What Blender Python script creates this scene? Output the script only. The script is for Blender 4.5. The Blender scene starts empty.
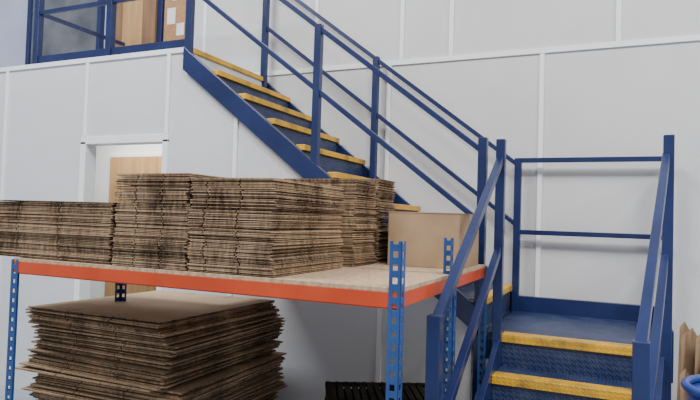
import bpy, bmesh, math, random
from mathutils import Vector, Matrix
S=bpy.context.scene
# ---------------------------------------------------------------- materials
def newmat(name):
    m=bpy.data.materials.new(name);m.use_nodes=True
    nt=m.node_tree;b=nt.nodes['Principled BSDF'];return m,nt,b
def N(nt,t,**k):
    n=nt.nodes.new(t)
    for a,v in k.items():
        if a in n.inputs.keys(): n.inputs[a].default_value=v
        else: setattr(n,a,v)
    return n
def noise_mat(name,c1,c2,scale=6,rough=.5,metal=0,bump=0,bscale=60,detail=4,stretch=None,spec=.5):
    m,nt,b=newmat(name);L=nt.links
    tc=N(nt,'ShaderNodeTexCoord');mp=N(nt,'ShaderNodeMapping')
    if stretch: mp.inputs['Scale'].default_value=stretch
    L.new(tc.outputs['Object'],mp.inputs['Vector'])
    n=N(nt,'ShaderNodeTexNoise');n.inputs['Scale'].default_value=scale;n.inputs['Detail'].default_value=detail
    L.new(mp.outputs[0],n.inputs['Vector'])
    r=N(nt,'ShaderNodeValToRGB');r.color_ramp.elements[0].position=.35;r.color_ramp.elements[1].position=.65
    r.color_ramp.elements[0].color=(*c1,1);r.color_ramp.elements[1].color=(*c2,1)
    L.new(n.outputs['Fac'],r.inputs['Fac']);L.new(r.outputs[0],b.inputs['Base Color'])
    b.inputs['Roughness'].default_value=rough;b.inputs['Metallic'].default_value=metal
    b.inputs['Specular IOR Level'].default_value=spec
    if bump:
        n2=N(nt,'ShaderNodeTexNoise');n2.inputs['Scale'].default_value=bscale
        L.new(mp.outputs[0],n2.inputs['Vector'])
        bp=N(nt,'ShaderNodeBump');bp.inputs['Strength'].default_value=bump;bp.inputs['Distance'].default_value=.004
        L.new(n2.outputs['Fac'],bp.inputs['Height']);L.new(bp.outputs[0],b.inputs['Normal'])
    return m
def checker_mat(name,base,hi,rough=.42,pitch=.036,scuff=(.10,.11,.13),slo=.45,shi=.75,samt=.5):
    m,nt,b=newmat(name);L=nt.links
    tc=N(nt,'ShaderNodeTexCoord');sp=N(nt,'ShaderNodeSeparateXYZ');L.new(tc.outputs['Object'],sp.inputs[0])
    def M(op,a,c=None):
        n=nt.nodes.new('ShaderNodeMath');n.operation=op
        for i,v in enumerate((a,c)):
            if v is None: continue
            if isinstance(v,(int,float)): n.inputs[i].default_value=v
            else: L.new(v,n.inputs[i])
        return n.outputs[0]
    x,y,z=sp.outputs
    k=2*math.pi/pitch/2
    u=M('ADD',M('ADD',x,y),M('MULTIPLY',z,.25));v=M('ADD',M('SUBTRACT',x,y),M('MULTIPLY',z,1.5))
    su=M('SINE',M('MULTIPLY',u,k));sv=M('SINE',M('MULTIPLY',v,k))
    # alternating elongated lozenges
    a1=M('MULTIPLY',M('POWER',M('ABSOLUTE',su),7.0),M('ABSOLUTE',sv))
    a2=M('MULTIPLY',M('POWER',M('ABSOLUTE',M('COSINE',M('MULTIPLY',v,k))),7.0),M('ABSOLUTE',M('COSINE',M('MULTIPLY',u,k))))
    h=M('MAXIMUM',a1,a2)
    n=N(nt,'ShaderNodeTexNoise');n.inputs['Scale'].default_value=7;n.inputs['Detail'].default_value=5
    L.new(tc.outputs['Object'],n.inputs['Vector'])
    f=M('MULTIPLY',h,M('ADD',n.outputs['Fac'],.1))
    mx=N(nt,'ShaderNodeMixRGB');mx.inputs[1].default_value=(*base,1);mx.inputs[2].default_value=(*hi,1)
    L.new(f,mx.inputs[0])
    mx2=N(nt,'ShaderNodeMixRGB');mx2.inputs[2].default_value=(*scuff,1)
    r=N(nt,'ShaderNodeValToRGB');r.color_ramp.elements[0].position=slo;r.color_ramp.elements[1].position=shi;r.color_ramp.elements[1].color=(samt,samt,samt,1)
    L.new(n.outputs['Fac'],r.inputs[0]);L.new(r.outputs[0],mx2.inputs[0]);L.new(mx.outputs[0],mx2.inputs[1])
    L.new(mx2.outputs[0],b.inputs['Base Color'])
    bp=N(nt,'ShaderNodeBump');bp.inputs['Strength'].default_value=.5;bp.inputs['Distance'].default_value=.003
    L.new(h,bp.inputs['Height']);L.new(bp.outputs[0],b.inputs['Normal'])
    b.inputs['Roughness'].default_value=rough
    return m
def card_mat(name,ca,cb,ta,tb,sat=1):
    m,nt,b=newmat(name);L=nt.links
    g=N(nt,'ShaderNodeNewGeometry')
    tc=N(nt,'ShaderNodeTexCoord')
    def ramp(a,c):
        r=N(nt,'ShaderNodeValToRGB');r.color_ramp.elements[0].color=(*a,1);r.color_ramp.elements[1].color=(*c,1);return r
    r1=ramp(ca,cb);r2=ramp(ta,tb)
    mp=N(nt,'ShaderNodeMapping');mp.inputs['Scale'].default_value=(1,1,.25)
    L.new(tc.outputs['Object'],mp.inputs['Vector'])
    n=N(nt,'ShaderNodeTexNoise');n.inputs['Scale'].default_value=70;n.inputs['Detail'].default_value=3
    L.new(mp.outputs[0],n.inputs['Vector'])
    n3=N(nt,'ShaderNodeTexNoise');n3.inputs['Scale'].default_value=8;n3.inputs['Detail'].default_value=2
    L.new(mp.outputs[0],n3.inputs['Vector'])
    add=nt.nodes.new('ShaderNodeMath');add.operation='ADD'
    L.new(n.outputs['Fac'],add.inputs[0]);L.new(n3.outputs['Fac'],add.inputs[1])
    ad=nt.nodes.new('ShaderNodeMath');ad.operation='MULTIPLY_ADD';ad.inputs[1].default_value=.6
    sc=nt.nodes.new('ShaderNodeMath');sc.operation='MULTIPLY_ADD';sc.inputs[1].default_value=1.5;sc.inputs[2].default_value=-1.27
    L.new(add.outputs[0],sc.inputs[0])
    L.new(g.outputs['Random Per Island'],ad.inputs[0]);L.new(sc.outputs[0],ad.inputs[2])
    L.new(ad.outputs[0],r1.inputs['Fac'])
    n2=N(nt,'ShaderNodeTexNoise');n2.inputs['Scale'].default_value=4;L.new(tc.outputs['Object'],n2.inputs['Vector'])
    L.new(n2.outputs['Fac'],r2.inputs['Fac'])
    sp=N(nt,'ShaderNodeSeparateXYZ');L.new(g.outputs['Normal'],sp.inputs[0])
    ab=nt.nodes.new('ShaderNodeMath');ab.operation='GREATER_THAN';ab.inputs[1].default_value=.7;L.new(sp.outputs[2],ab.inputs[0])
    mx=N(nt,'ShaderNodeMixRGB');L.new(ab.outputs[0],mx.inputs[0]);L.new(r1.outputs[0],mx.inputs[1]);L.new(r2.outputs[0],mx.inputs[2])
    L.new(mx.outputs[0],b.inputs['Base Color']);b.inputs['Roughness'].default_value=.85
    b.inputs['Specular IOR Level'].default_value=.2
    return m
BLUE=noise_mat('blue_paint',(.007,.016,.074),(.012,.024,.10),4,.30,bump=.1,bscale=40)
RBLUE=noise_mat('rack_blue',(.013,.055,.19),(.022,.075,.25),5,.35)
CHK=checker_mat('checker_plate_blue',(.009,.020,.075),(.06,.09,.21),.36,scuff=(.08,.10,.16))
YEL=checker_mat('yellow_nosing',(.68,.36,.012),(.95,.60,.06),.42,.03,(.16,.11,.04),.48,.70,.75)
ORG=noise_mat('orange_beam',(.50,.05,.009),(.58,.068,.015),5,.42)
WALL=noise_mat('wall_panel',(.60,.60,.605),(.65,.65,.655),1.5,.5,bump=.08,bscale=300)
WALLP=noise_mat('partition_panel',(.63,.64,.66),(.68,.69,.71),1.5,.45,bump=.05,bscale=300)
TRIM=noise_mat('white_trim',(.86,.87,.88),(.90,.91,.92),3,.4)
FLOOR=noise_mat('floor_concrete',(.30,.35,.42),(.38,.42,.48),3,.45,bump=.1,bscale=50)
BOARD=noise_mat('chipboard',(.34,.23,.14),(.52,.38,.25),45,.8,bump=.1)
WOOD=noise_mat('wood_door',(.42,.24,.10),(.52,.32,.15),3,.45,stretch=(6,6,.5))
DWOOD=noise_mat('wood_door_dark',(.20,.11,.06),(.28,.16,.08),3,.45,stretch=(6,6,.5))
KRAFT=noise_mat('kraft_box',(.30,.20,.12),(.39,.27,.17),5,.85,spec=.2,bump=.1,bscale=25)
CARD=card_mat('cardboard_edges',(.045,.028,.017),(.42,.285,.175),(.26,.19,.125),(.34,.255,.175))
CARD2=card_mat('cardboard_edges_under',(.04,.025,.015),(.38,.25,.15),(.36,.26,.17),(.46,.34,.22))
BLK=noise_mat('black_plastic',(.014,.012,.010),(.026,.022,.017),10,.9,spec=.1)
PAPER=noise_mat('paper',(.7,.7,.68),(.8,.8,.78),5,.7)
CORK=noise_mat('noticeboard_cork',(.36,.19,.09),(.44,.25,.12),30,.8)
TAPE=noise_mat('brown_tape',(.30,.20,.11),(.36,.25,.14),10,.35)
LAV=noise_mat('lavender_wall',(.42,.45,.62),(.48,.50,.66),2,.5)
BIN=noise_mat('bin_blue',(.015,.04,.22),(.022,.055,.27),5,.35)
STEEL=noise_mat('steel',(.5,.5,.5),(.6,.6,.6),5,.3,metal=1)
GL=noise_mat('glass_dark',(.07,.08,.10),(.20,.21,.24),1.5,.08)
# ---------------------------------------------------------------- mesh builder
class MB:
    def __init__(s,name): s.name=name;s.bm=bmesh.new();s.mats=[]
    def mi(s,m):
        if m not in s.mats:s.mats.append(m)
        return s.mats.index(m)
    def hexa(s,vs,m):
        v=[s.bm.verts.new(p) for p in vs];k=s.mi(m)
        for f in [(0,3,2,1),(4,5,6,7),(0,1,5,4),(1,2,6,5),(2,3,7,6),(3,0,4,7)]:
            fc=s.bm.faces.new([v[i] for i in f]);fc.material_index=k
    def box(s,x0,x1,y0,y1,z0,z1,m,M=None):
        vs=[Vector(p) for p in [(x0,y0,z0),(x1,y0,z0),(x1,y1,z0),(x0,y1,z0),(x0,y0,z1),(x1,y0,z1),(x1,y1,z1),(x0,y1,z1)]]
        if M: vs=[M@v for v in vs]
        s.hexa(vs,m)
    def bar(s,a,b,w,h,m,up=(0,0,1)):
        a=Vector(a);b=Vector(b);d=(b-a).normalized();up=Vector(up)
        if abs(d.dot(up))>.99: up=Vector((0,1,0))
        r=d.cross(up).normalized();u=r.cross(d).normalized()
        vs=[]
        for p in(a,b):
            for i,j in((-1,-1),(1,-1),(1,1),(-1,1)): vs.append(p+r*i*w/2+u*j*h/2)
        s.hexa(vs,m)
    def prism(s,poly,ax,c0,c1,m):
        k=s.mi(m)
        def P(q,c):
            if ax=='Y': return (q[0],c,q[1])
            if ax=='X': return (c,q[0],q[1])
            return (q[0],q[1],c)
        A=[s.bm.verts.new(P(q,c0)) for q in poly];B=[s.bm.verts.new(P(q,c1)) for q in poly]
        n=len(poly)
        fs=[s.bm.faces.new(A),s.bm.faces.new(B[::-1])]
        for i in range(n): fs.append(s.bm.faces.new([A[i],B[i],B[(i+1)%n],A[(i+1)%n]]))
        for f in fs:f.material_index=k
    def cyl(s,a,b,r,m,seg=20,r2=None):
        a=Vector(a);b=Vector(b);d=(b-a).normalized();t=Vector((1,0,0)) if abs(d.x)<.9 else Vector((0,1,0))
        e=d.cross(t).normalized();g=d.cross(e);k=s.mi(m);r2=r if r2 is None else r2
        A=[s.bm.verts.new(a+(e*math.cos(q)+g*math.sin(q))*r) for q in [2*math.pi*i/seg for i in range(seg)]]
        B=[s.bm.verts.new(b+(e*math.cos(q)+g*math.sin(q))*r2) for q in [2*math.pi*i/seg for i in range(seg)]]
        fs=[s.bm.faces.new(A),s.bm.faces.new(B[::-1])]
        for i in range(seg): fs.append(s.bm.faces.new([A[i],B[i],B[(i+1)%seg],A[(i+1)%seg]]))
        for f in fs:f.material_index=k
    def torus(s,c,R,r,m,seg=32,ss=10,axis='Z'):
        k=s.mi(m);rings=[]
        for i in range(seg):
            a=2*math.pi*i/seg;ring=[]
            for j in range(ss):
                q=2*math.pi*j/ss
                p=Vector(((R+r*math.cos(q))*math.cos(a),(R+r*math.cos(q))*math.sin(a),r*math.sin(q)))
                if axis=='Y': p=Vector((p.x,p.z,p.y))
                ring.append(s.bm.verts.new(p+Vector(c)))
            rings.append(ring)
        for i in range(seg):
            for j in range(ss):
                f=s.bm.faces.new([rings[i][j],rings[(i+1)%seg][j],rings[(i+1)%seg][(j+1)%ss],rings[i][(j+1)%ss]]);f.material_index=k;f.smooth=True
    def done(s,bevel=0):
        bmesh.ops.recalc_face_normals(s.bm,faces=s.bm.faces)
        me=bpy.data.meshes.new(s.name);s.bm.to_mesh(me);s.bm.free()
        for m in s.mats: me.materials.append(m)
        o=bpy.data.objects.new(s.name,me);S.collection.objects.link(o)
        if bevel:
            md=o.modifiers.new('bevel','BEVEL');md.width=bevel;md.segments=2;md.limit_method='ANGLE';md.angle_limit=math.radians(50)
        return o
# ---------------------------------------------------------------- dimensions
YB=4.58; YP=3.49; ZM=2.723; ZL=.873; XN=-2.90; G=.242; R=.185; SL=R/G
# ---------------------------------------------------------------- shell
m=MB('floor');m.box(-9,6,-5,YB,-.1,0,FLOOR);m.done()
m=MB('wall_back');m.box(-3.80,6,YB,YB+.12,0,6.2,WALL);m.box(-9,-3.8,YB,YB+.12,0,ZM-.12,TRIM);m.box(-9,-3.8,YB,YB+.12,ZM-.12,6.2,LAV);m.done()
m=MB('wall_partition')
m.box(-9,-3.92,YP,YP+.08,0,ZM,WALLP);m.box(-3.92,-3.10,YP,YP+.08,2.05,ZM,WALLP)
off=.19
xe=-.78
m.prism([(-3.10,0),(xe,0),(xe,ZM-off-(xe-XN)*SL),(XN,ZM-off),(XN,ZM),(-3.10,ZM)],'Y',YP,YP+.08,WALLP)
m.done()
t=0
def trim(x0,x1,y0,y1,z0,z1):
    global t;t+=1;m=MB('trim_%d'%t);m.box(x0,x1,y0,y1,z0,z1,TRIM);m.done(.002)
trim(-3.80,6,YB-.016,YB,2.763,2.802)
for x in(-2.95,-1.75,-.55,.65,1.85): trim(x-.017,x+.017,YB-.014,YB,.0,2.763)
for x in(-3.64,-2.44,-1.65,-1.24,-.04,1.16,2.36): trim(x-.017,x+.017,YB-.014,YB,2.802,6.2)
for x,zt,zb in((-4.87,ZM-.035,0),(-3.92,ZM-.035,2.09),(-3.09,ZM-.035,2.09),(-2.47,ZM-off-(-2.47-XN)*SL-.02,0),(-1.35,ZM-off-(-1.35-XN)*SL-.02,0),(-5.9,ZM-.035,0)):
    trim(x-.016,x+.016,YP-.013,YP,zb,zt)
trim(-9,XN-.02,YP-.014,YP,ZM-.035,ZM+.003)
m=MB('door_frame')
m.box(-3.96,-3.90,YP-.012,YP+.1,0,2.05,TRIM);m.box(-3.12,-3.07,YP-.012,YP+.1,0,2.05,TRIM);m.box(-3.96,-3.07,YP-.012,YP+.1,2.03,2.09,TRIM);m.done(.003)
m=MB('door_1')
m.box(-4.76,-3.93,YB-.03,YB,0,2.09,TRIM)
m.box(-4.72,-3.97,YB-.06,YB-.03,0.005,2.05,WOOD);m.cyl((-4.04,YB-.10,1.0),(-4.04,YB-.06,1.0),.012,STEEL);m.bar((-4.04,YB-.1,1),(-4.16,YB-.1,1),.016,.016,STEEL)
m.done(.003)
m=MB('mezzanine_floor');m.box(-9,XN-.005,YP+.081,YB-.001,ZM-.12,ZM-.001,WALLP);m.done()
m=MB('door_2')
m.box(-4.86,-4.14,YB-.04,YB,ZM,ZM+2.1,BLUE);m.box(-4.79,-4.20,YB-.07,YB-.04,ZM+.005,ZM+2.04,DWOOD)
m.box(-4.62,-4.36,YB-.075,YB-.07,ZM+.1,ZM+1.8,WOOD);m.done(.003)
m=MB('window_1')
m.box(-6.05,-4.95,YB-.03,YB,ZM,ZM+2.1,GL)
for x in(-6.05,-4.99): m.box(x,x+.05,YB-.06,YB,ZM,ZM+2.1,BLUE)
for z in(ZM,ZM+2.05): m.box(-6.05,-4.95,YB-.055,YB,z,z+.05,BLUE)
m.done(.003)
m=MB('notice_board')
m.box(-4.12,-3.84,YB-.03,YB,ZM+.3,ZM+1.6,CORK);m.box(-4.08,-3.98,YB-.034,YB-.03,ZM+.62,ZM+.78,PAPER);m.box(-3.96,-3.87,YB-.034,YB-.03,ZM+.5,ZM+.62,PAPER);m.box(-4.02,-3.9,YB-.034,YB-.03,ZM+.85,ZM+1.0,PAPER);m.done()
# ---------------------------------------------------------------- mezzanine guard rail
m=MB('mezzanine_guard_rail')
PW=.055
yg=YP+.03
for x in(-4.56,-3.73): m.box(x-PW/2,x+PW/2,yg-PW/2,yg+PW/2,ZM,ZM+1.1,BLUE)
for z in(ZM+.04,ZM+.45,ZM+1.08): m.bar((-4.56,yg,z),(XN-.03,yg,z),.03,.07 if z<ZM+.1 else .034,BLUE)
for z in(ZM+.45,ZM+1.08): m.bar((-4.56,yg,z),(-4.56,YB-.1,z),.03,.034,BLUE)
m.done(.004)
# ---------------------------------------------------------------- staircase
m=MB('steel_staircase')
def zn(x): return ZM-(x-XN)*SL
XE=-.70
for ya,yb in((YP-.045,YP-.005),(YB-.05,YB-.01)):
    m.prism([(XN-.03,ZM-.0),(XN-.03,ZM-.17),(XN,zn(XN)-.195),(XE-.02,zn(XE)-.195),(XE-.02,zn(XE)-.045),(XN+.02,zn(XN)-.045)],'Y',ya,yb,BLUE)
for i in range(10):
    x=XN+i*G;z=ZM-i*R
    xb=x-G if i else x
    if i: m.box(xb,x-.05,YP-.0,YB-.05,z-.006,z,CHK)
    m.box(x-.006-.012,x-.012,YP-.0,YB-.05,z-R,z-.036,CHK)
    m.box(x-(.055 if i else .0),x+.012,YP-.0,YB-.05,z-.036,z+.003,YEL)
LX0,LX1=-.70,.24
m.box(LX0,LX1,3.53,YB-.05,ZL-.006,ZL,CHK)
m.box(LX0,LX1,YB-.10,YB-.06,ZL-.15,ZL+.11,BLUE)
m.box(LX1-.03,LX1+.01,3.46,YB-.06,ZL-.15,ZL+.11,BLUE)
m.box(LX0-.03,LX0+.01,3.46,YB-.06,ZL-.15,ZL-.008,BLUE)
m.box(LX0,LX1,3.50,3.54,ZL-.15,ZL-.05,BLUE)
G2=.251;R2=ZL/5
XL=-.63
def xr(y): return .06+(y-2.2)*(.20-.06)/(3.48-2.2)
for k in range(5):
    y=3.48-k*G2;z=ZL-k*R2
    a,b_=XL+.02,xr(y)-.02
    m.box(a,b_,y,y+.10,z-.042,z+.003,YEL)
    if k: m.box(a,b_,y+.10,y+G2+.02,z-.006,z,CHK)
    m.box(a,b_,y+.015,y+.022,max(z-R2,0.002),z-.04,CHK)
def strg(xa):
    m.hexa([(xa[1],2.20,.0),(xa[1]+.03,2.20,.0),(xa[0]+.03,3.56,ZL-.24),(xa[0],3.56,ZL-.24),
       (xa[1],2.20,.16),(xa[1]+.03,2.20,.16),(xa[0]+.03,3.56,ZL+.05),(xa[0],3.56,ZL+.05)],BLUE)
strg((XL-.01,XL-.01));strg((.19,.05))
def post(x,y,z0,z1,w=.055): m.box(x-w/2,x+w/2,y-w/2,y+w/2,z0,z1,BLUE)
post(XL,3.46,0,ZL+1.106,.05);post(.215,3.46,0,ZL+1.106,.05)
post(XL,2.20,0,1.15,.052);post(.065,2.20,0,1.13,.052)
for za,zb in((1.87,1.11),(1.36,.64)):
    m.bar((XL,3.46,za),(XL,2.2,zb),.036,.042,BLUE);m.bar((.205,3.46,za),(.065,2.2,zb),.036,.042,BLUE)
yr=YB-.10
post(-.69,yr,0,ZL+1.106,.048);post(.285,yr,0,ZL+1.106,.048);post(-.735,YP-.02,0,ZL+1.12,.05)
for h in(1.09,.57):
    m.bar((-.69,yr,ZL+h),(.285,yr,ZL+h),.03,.034,BLUE)
    m.bar((.215,3.46,ZL+h),(.285,yr,ZL+h),.03,.034,BLUE)
for yy,h in((YP-.02,.865),(yr,.915)):
    for x in(XN,-1.83):
        post(x,yy,zn(x)-.18,zn(x)+h,.048)
    xe2=-.735 if yy<4 else -.69
    for q in(h-.02,h/2):
        m.bar((XN,yy,zn(XN)+q),(xe2,yy,zn(xe2)+q),.03,.032,BLUE)
m.done(.003)
# ---------------------------------------------------------------- storage racks
def rack(name,x0,x1,ya,yb,zs,zl_,zr_,zfoot=0):
    m=MB(name);w=.044
    def upright(x,y,sx,sy,ztop,zb=0):
        for face in(0,1):
            for s_ in(0,1):
                a=s_*(w-.013)
                if face==0: m.box(x+sx*a,x+sx*(a+.013),y,y+sy*.003,zb,ztop,RBLUE)
                else: m.box(x,x+sx*.003,y+sy*a,y+sy*(a+.013),zb,ztop,RBLUE)
            i=0
            while zb+i*.045<ztop:
                z=zb+i*.045;zz=min(z+.024,ztop);i+=1
                if face==0: m.box(x+sx*.013,x+sx*(w-.013),y,y+sy*.003,z,zz,RBLUE)
                else: m.box(x,x+sx*.003,y+sy*.013,y+sy*(w-.013),z,zz,RBLUE)
    for (x,sx) in((x0,1),(x1,-1)):
        for (y,sy) in((ya,1),(yb,-1)):
            upright(x,y,sx,sy,zl_ if sx>0 else zr_,zfoot if sx>0 else 0)
        if sx<0 or not zfoot: m.bar((x+sx*.02,ya+.02,.25),(x+sx*.02,yb-.02,.6),.02,.02,RBLUE)
    for y in(ya+.012,yb-.012-.035):
        m.box(x0+.01,x1-.01,y-.008,y+.027,zs-.068,zs-.016,ORG);m.box(x0+.01,x1-.01,y+.004,y+.02,zs-.074,zs-.068,ORG)
    for x in(x0+.012,x1-.012-.03): m.box(x-.006,x+.034,ya+.02,yb-.02,zs-.068,zs-.016,ORG)
    m.box(x0+.01,x1-.008,ya+.006,yb-.006,zs-.016,zs,BOARD)
    return m.done(.0015)
rack('storage_rack',-2.61,-.675,1.93,2.62,1.269,1.262,1.43)
# the rear bay hangs off the front one at its left end
rack('storage_rack',-2.13,-.675,2.65,3.38,1.269,1.262,1.262,1.19)
# ---------------------------------------------------------------- cardboard stacks
def stack(name,x0,x1,y0,y1,z0,z1,t,jit,seed,mat,slots=(.5,),sd=.10,bund=10,bj=.015,lean=(0,0),yaw=.4,widen=0,tilt=.0016,stray=0):
    rnd=random.Random(seed);m=MB(name);n=int((z1-z0)/t)
    cx,cy=(x0+x1)/2,(y0+y1)/2;W,D=x1-x0,y1-y0
    ins=.05
    m.box(x0+ins,x1-ins,y0+ins,y1-ins,z0+.001,z0+n*t-.012,mat)   # closely packed middle of the pile
    bx=by=ba=0;nb=bund
    for i in range(n):
        nb-=1
        if nb<=0: bx=rnd.uniform(-bj,bj);by=rnd.uniform(-bj,bj)*.6;ba=rnd.uniform(-yaw,yaw);nb=int(bund*rnd.uniform(.6,1.4))
        f=i/max(1,n-1)
        sx=rnd.uniform(-.07,.02) if rnd.random()<stray else 0
        ox=sx+bx+rnd.uniform(-jit,jit)+lean[0]*(1-f);oy=by+rnd.uniform(0,jit)*.8+lean[1]*(1-f)+sx*.4;a=math.radians(ba+rnd.uniform(-yaw,yaw)*.6)
        w=W/2*(1+rnd.uniform(-.012,.012)+widen*(1-f));d=D/2*(1+rnd.uniform(-.01,.01));g=.004
        pts=[(-w,-d)]
        for s in slots:
            xs=-w+2*w*(s+rnd.uniform(-.006,.006));pts+=[(xs-g,-d),(xs-g,-d+sd),(xs+g,-d+sd),(xs+g,-d)]
        pts+=[(w,-d),(w,-.003),(w-.05,0),(w,.003),(w,d)]
        for s in reversed(slots):
            xs=-w+2*w*s;pts+=[(xs+g,d),(xs+g,d-sd),(xs-g,d-sd),(xs-g,d)]
        pts+=[(-w,d)]
        ca,sa=math.cos(a),math.sin(a)
        P=[(cx+ox+x*ca-y*sa,cy+oy+x*sa+y*ca) for x,y in pts]
        z=z0+i*t+.0006
        th=t*rnd.uniform(.52,.84)
        k0=len(m.bm.verts)
        m.prism(P,'Z',z,z+th,mat)
        # the sheets bow and tilt a little
        m.bm.verts.ensure_lookup_table()
        tx=rnd.uniform(-tilt,tilt);ty=rnd.uniform(-tilt,tilt)
        if i:
            for v in m.bm.verts[k0:]:
                v.co.z+=((v.co.x-cx)/W*2)*tx+((v.co.y-cy)/D*2)*ty
    return m.done()
ZS=1.2695
J=.007
stack('flattened_box_stack',-2.86,-2.02,1.95,2.55,ZS+.002,1.548,.0066,J,1,CARD,(.3,.62),bund=11,bj=.012,tilt=.0012)
stack('flattened_box_stack',-1.99,-1.60,1.94,2.56,ZS+.002,1.674,.0066,J,2,CARD,(.3,.66),bund=12,bj=.012,tilt=.0012)
stack('flattened_box_stack',-1.585,-1.19,1.94,2.56,ZS+.002,1.652,.0066,J,3,CARD,(.2,.6),bund=9,bj=.014,tilt=.0012)
stack('flattened_box_stack',-1.76,-1.17,2.66,2.93,ZS+.002,1.700,.0066,J,4,CARD,(.5,),bund=12,bj=.010,tilt=.001)
stack('flattened_box_stack',-1.76,-1.17,2.97,3.21,ZS+.002,1.722,.0066,J,5,CARD,(.5,),bund=12,bj=.010,tilt=.001)
stack('flattened_box_stack',-2.80,-1.90,2.20,3.20,0.008,.995,.0105,.020,7,CARD2,(.33,.66),bund=6,bj=.03,yaw=1.8,widen=.03,tilt=.005,stray=.18)
# ---------------------------------------------------------------- carton on shelf
m=MB('cardboard_box')
bx0,bx1,by0,by1,bz0,bz1=-1.09,-.72,2.90,3.34,ZS+.001,1.54
m.box(bx0,bx1,by0,by1,bz0,bz1,KRAFT)
mid=(by0+by1)/2
for (a,b_,dz) in((by0,mid-.002,0),(mid+.002,by1,0)): m.box(bx0-.002,bx1+.002,a-.002,b_,bz1,bz1+.005,KRAFT)
m.box(bx0-.001,bx1+.001,mid-.025,mid+.025,bz1+.005,bz1+.0055,TAPE)
m.box(bx1+.0003,bx1+.0012,mid-.025,mid+.025,bz1-.07,bz1,TAPE)
m.done(.005)
# ---------------------------------------------------------------- ribbed crate under rack
m=MB('plastic_crate')
M=Matrix.Translation((-1.10,2.97,0))@Matrix.Rotation(math.radians(28),4,'Z')
for lv in range(3):
    zb=.005+lv*.20
    for i in range(13):
        x=-.3+i*.05
        for s in(-.2,.2): m.box(x-.008,x+.008,s-.012,s+.012,zb,zb+.195,BLK,M)
    for i in range(9):
        y=-.2+i*.05
        for s in(-.3,.3): m.box(s-.012,s+.012,y-.008,y+.008,zb,zb+.195,BLK,M)
    for z in(zb,zb+.085,zb+.17):
        m.box(-.31,.31,-.215,-.195,z,z+.022,BLK,M);m.box(-.31,.31,.195,.215,z,z+.022,BLK,M)
        m.box(-.315,-.29,-.21,.21,z,z+.022,BLK,M);m.box(.29,.315,-.21,.21,z,z+.022,BLK,M)
    for i in range(15): m.box(-.29+i*.04,-.29+i*.04+.03,-.2,.2,zb+.175,zb+.185,BLK,M)
    m.box(-.3,.3,-.2,.2,zb+.15,zb+.16,BLK,M)
m.done()
# ---------------------------------------------------------------- bin and offcuts
m=MB('waste_bin')
c=(.44,2.70)
m.cyl((*c,0),(*c,.88),.165,BIN,32,.20)
m.torus((*c,.895),.203,.016,BIN);m.torus((*c,.60),.193,.008,BIN)
m.done()
m=MB('cardboard_offcuts')
rnd=random.Random(11)
n_=Vector((0,.004,0))
for i in range(14):
    # each piece is a creased V of card standing upright beside the stair
    x=.325+(i%4)*.05+rnd.uniform(-.01,.01);y=4.2-.085*i;h=.95-.012*i+rnd.uniform(-.10,.06)+.04*(i>8);tl=rnd.uniform(-.012,.04)
    for s in(-1,1):
        dx=(.055 if s>0 else -.028);dy=-.05 if s>0 else -.03
        p0=Vector((x,y,0.002));p1=Vector((x+dx*.5,y+dy*.6,0.002))
        q0=Vector((x+tl,y,h));q1=Vector((x+tl+dx,y+dy,h+(-.10 if s>0 else -.03)))
        m.hexa([p0,p1,p1+n_,p0+n_,q0,q1,q1+n_,q0+n_],KRAFT)
m.done()
# ---------------------------------------------------------------- lights
def area(name,loc,rot,sx,sy,e,col=(1,1,1)):
    l=bpy.data.lights.new(name,'AREA');l.shape='RECTANGLE';l.size=sx;l.size_y=sy;l.energy=e;l.color=col
    o=bpy.data.objects.new(name,l);o.location=loc;o.rotation_euler=[math.radians(a) for a in rot];S.collection.objects.link(o)
area('ceiling_light',(1.5,-.5,6.0),(14,0,0),2.4,.8,350,(1,.99,.97))
area('ceiling_light',(-4.0,.3,6.0),(14,0,0),2.4,.8,315,(.97,.98,1))
area('ceiling_light',(4.5,1.5,5.5),(0,25,0),2.0,.8,220,(1,.98,.95))
area('store_room_light',(-4.2,4.0,2.5),(0,0,0),.8,.3,24,(1,1,.95))
area('office_light',(-4.8,4.0,5.4),(0,0,0),1.2,.4,25,(1,.97,.92))
w=bpy.data.worlds.new('world');S.world=w;w.use_nodes=True
bg=w.node_tree.nodes['Background'];bg.inputs[0].default_value=(.93,.95,1,1);bg.inputs[1].default_value=.56
# ---------------------------------------------------------------- camera
cd=bpy.data.cameras.new('camera');co=bpy.data.objects.new('camera',cd);S.collection.objects.link(co);S.camera=co
f=600.94;yaw,pit,rol=[math.radians(a) for a in(24.344,1.804,1.768)]
F=Vector((-math.sin(yaw)*math.cos(pit),math.cos(yaw)*math.cos(pit),math.sin(pit)))
Rv=Vector((math.cos(yaw),math.sin(yaw),0));U=Rv.cross(F)
R2v=Rv*math.cos(rol)+U*math.sin(rol);U2=-Rv*math.sin(rol)+U*math.cos(rol)
Mx=Matrix((R2v,U2,-F)).transposed().to_4x4();Mx.translation=(0,0,1.5)
co.matrix_world=Mx
cd.sensor_width=36;cd.lens=36*f/700;cd.clip_start=.02
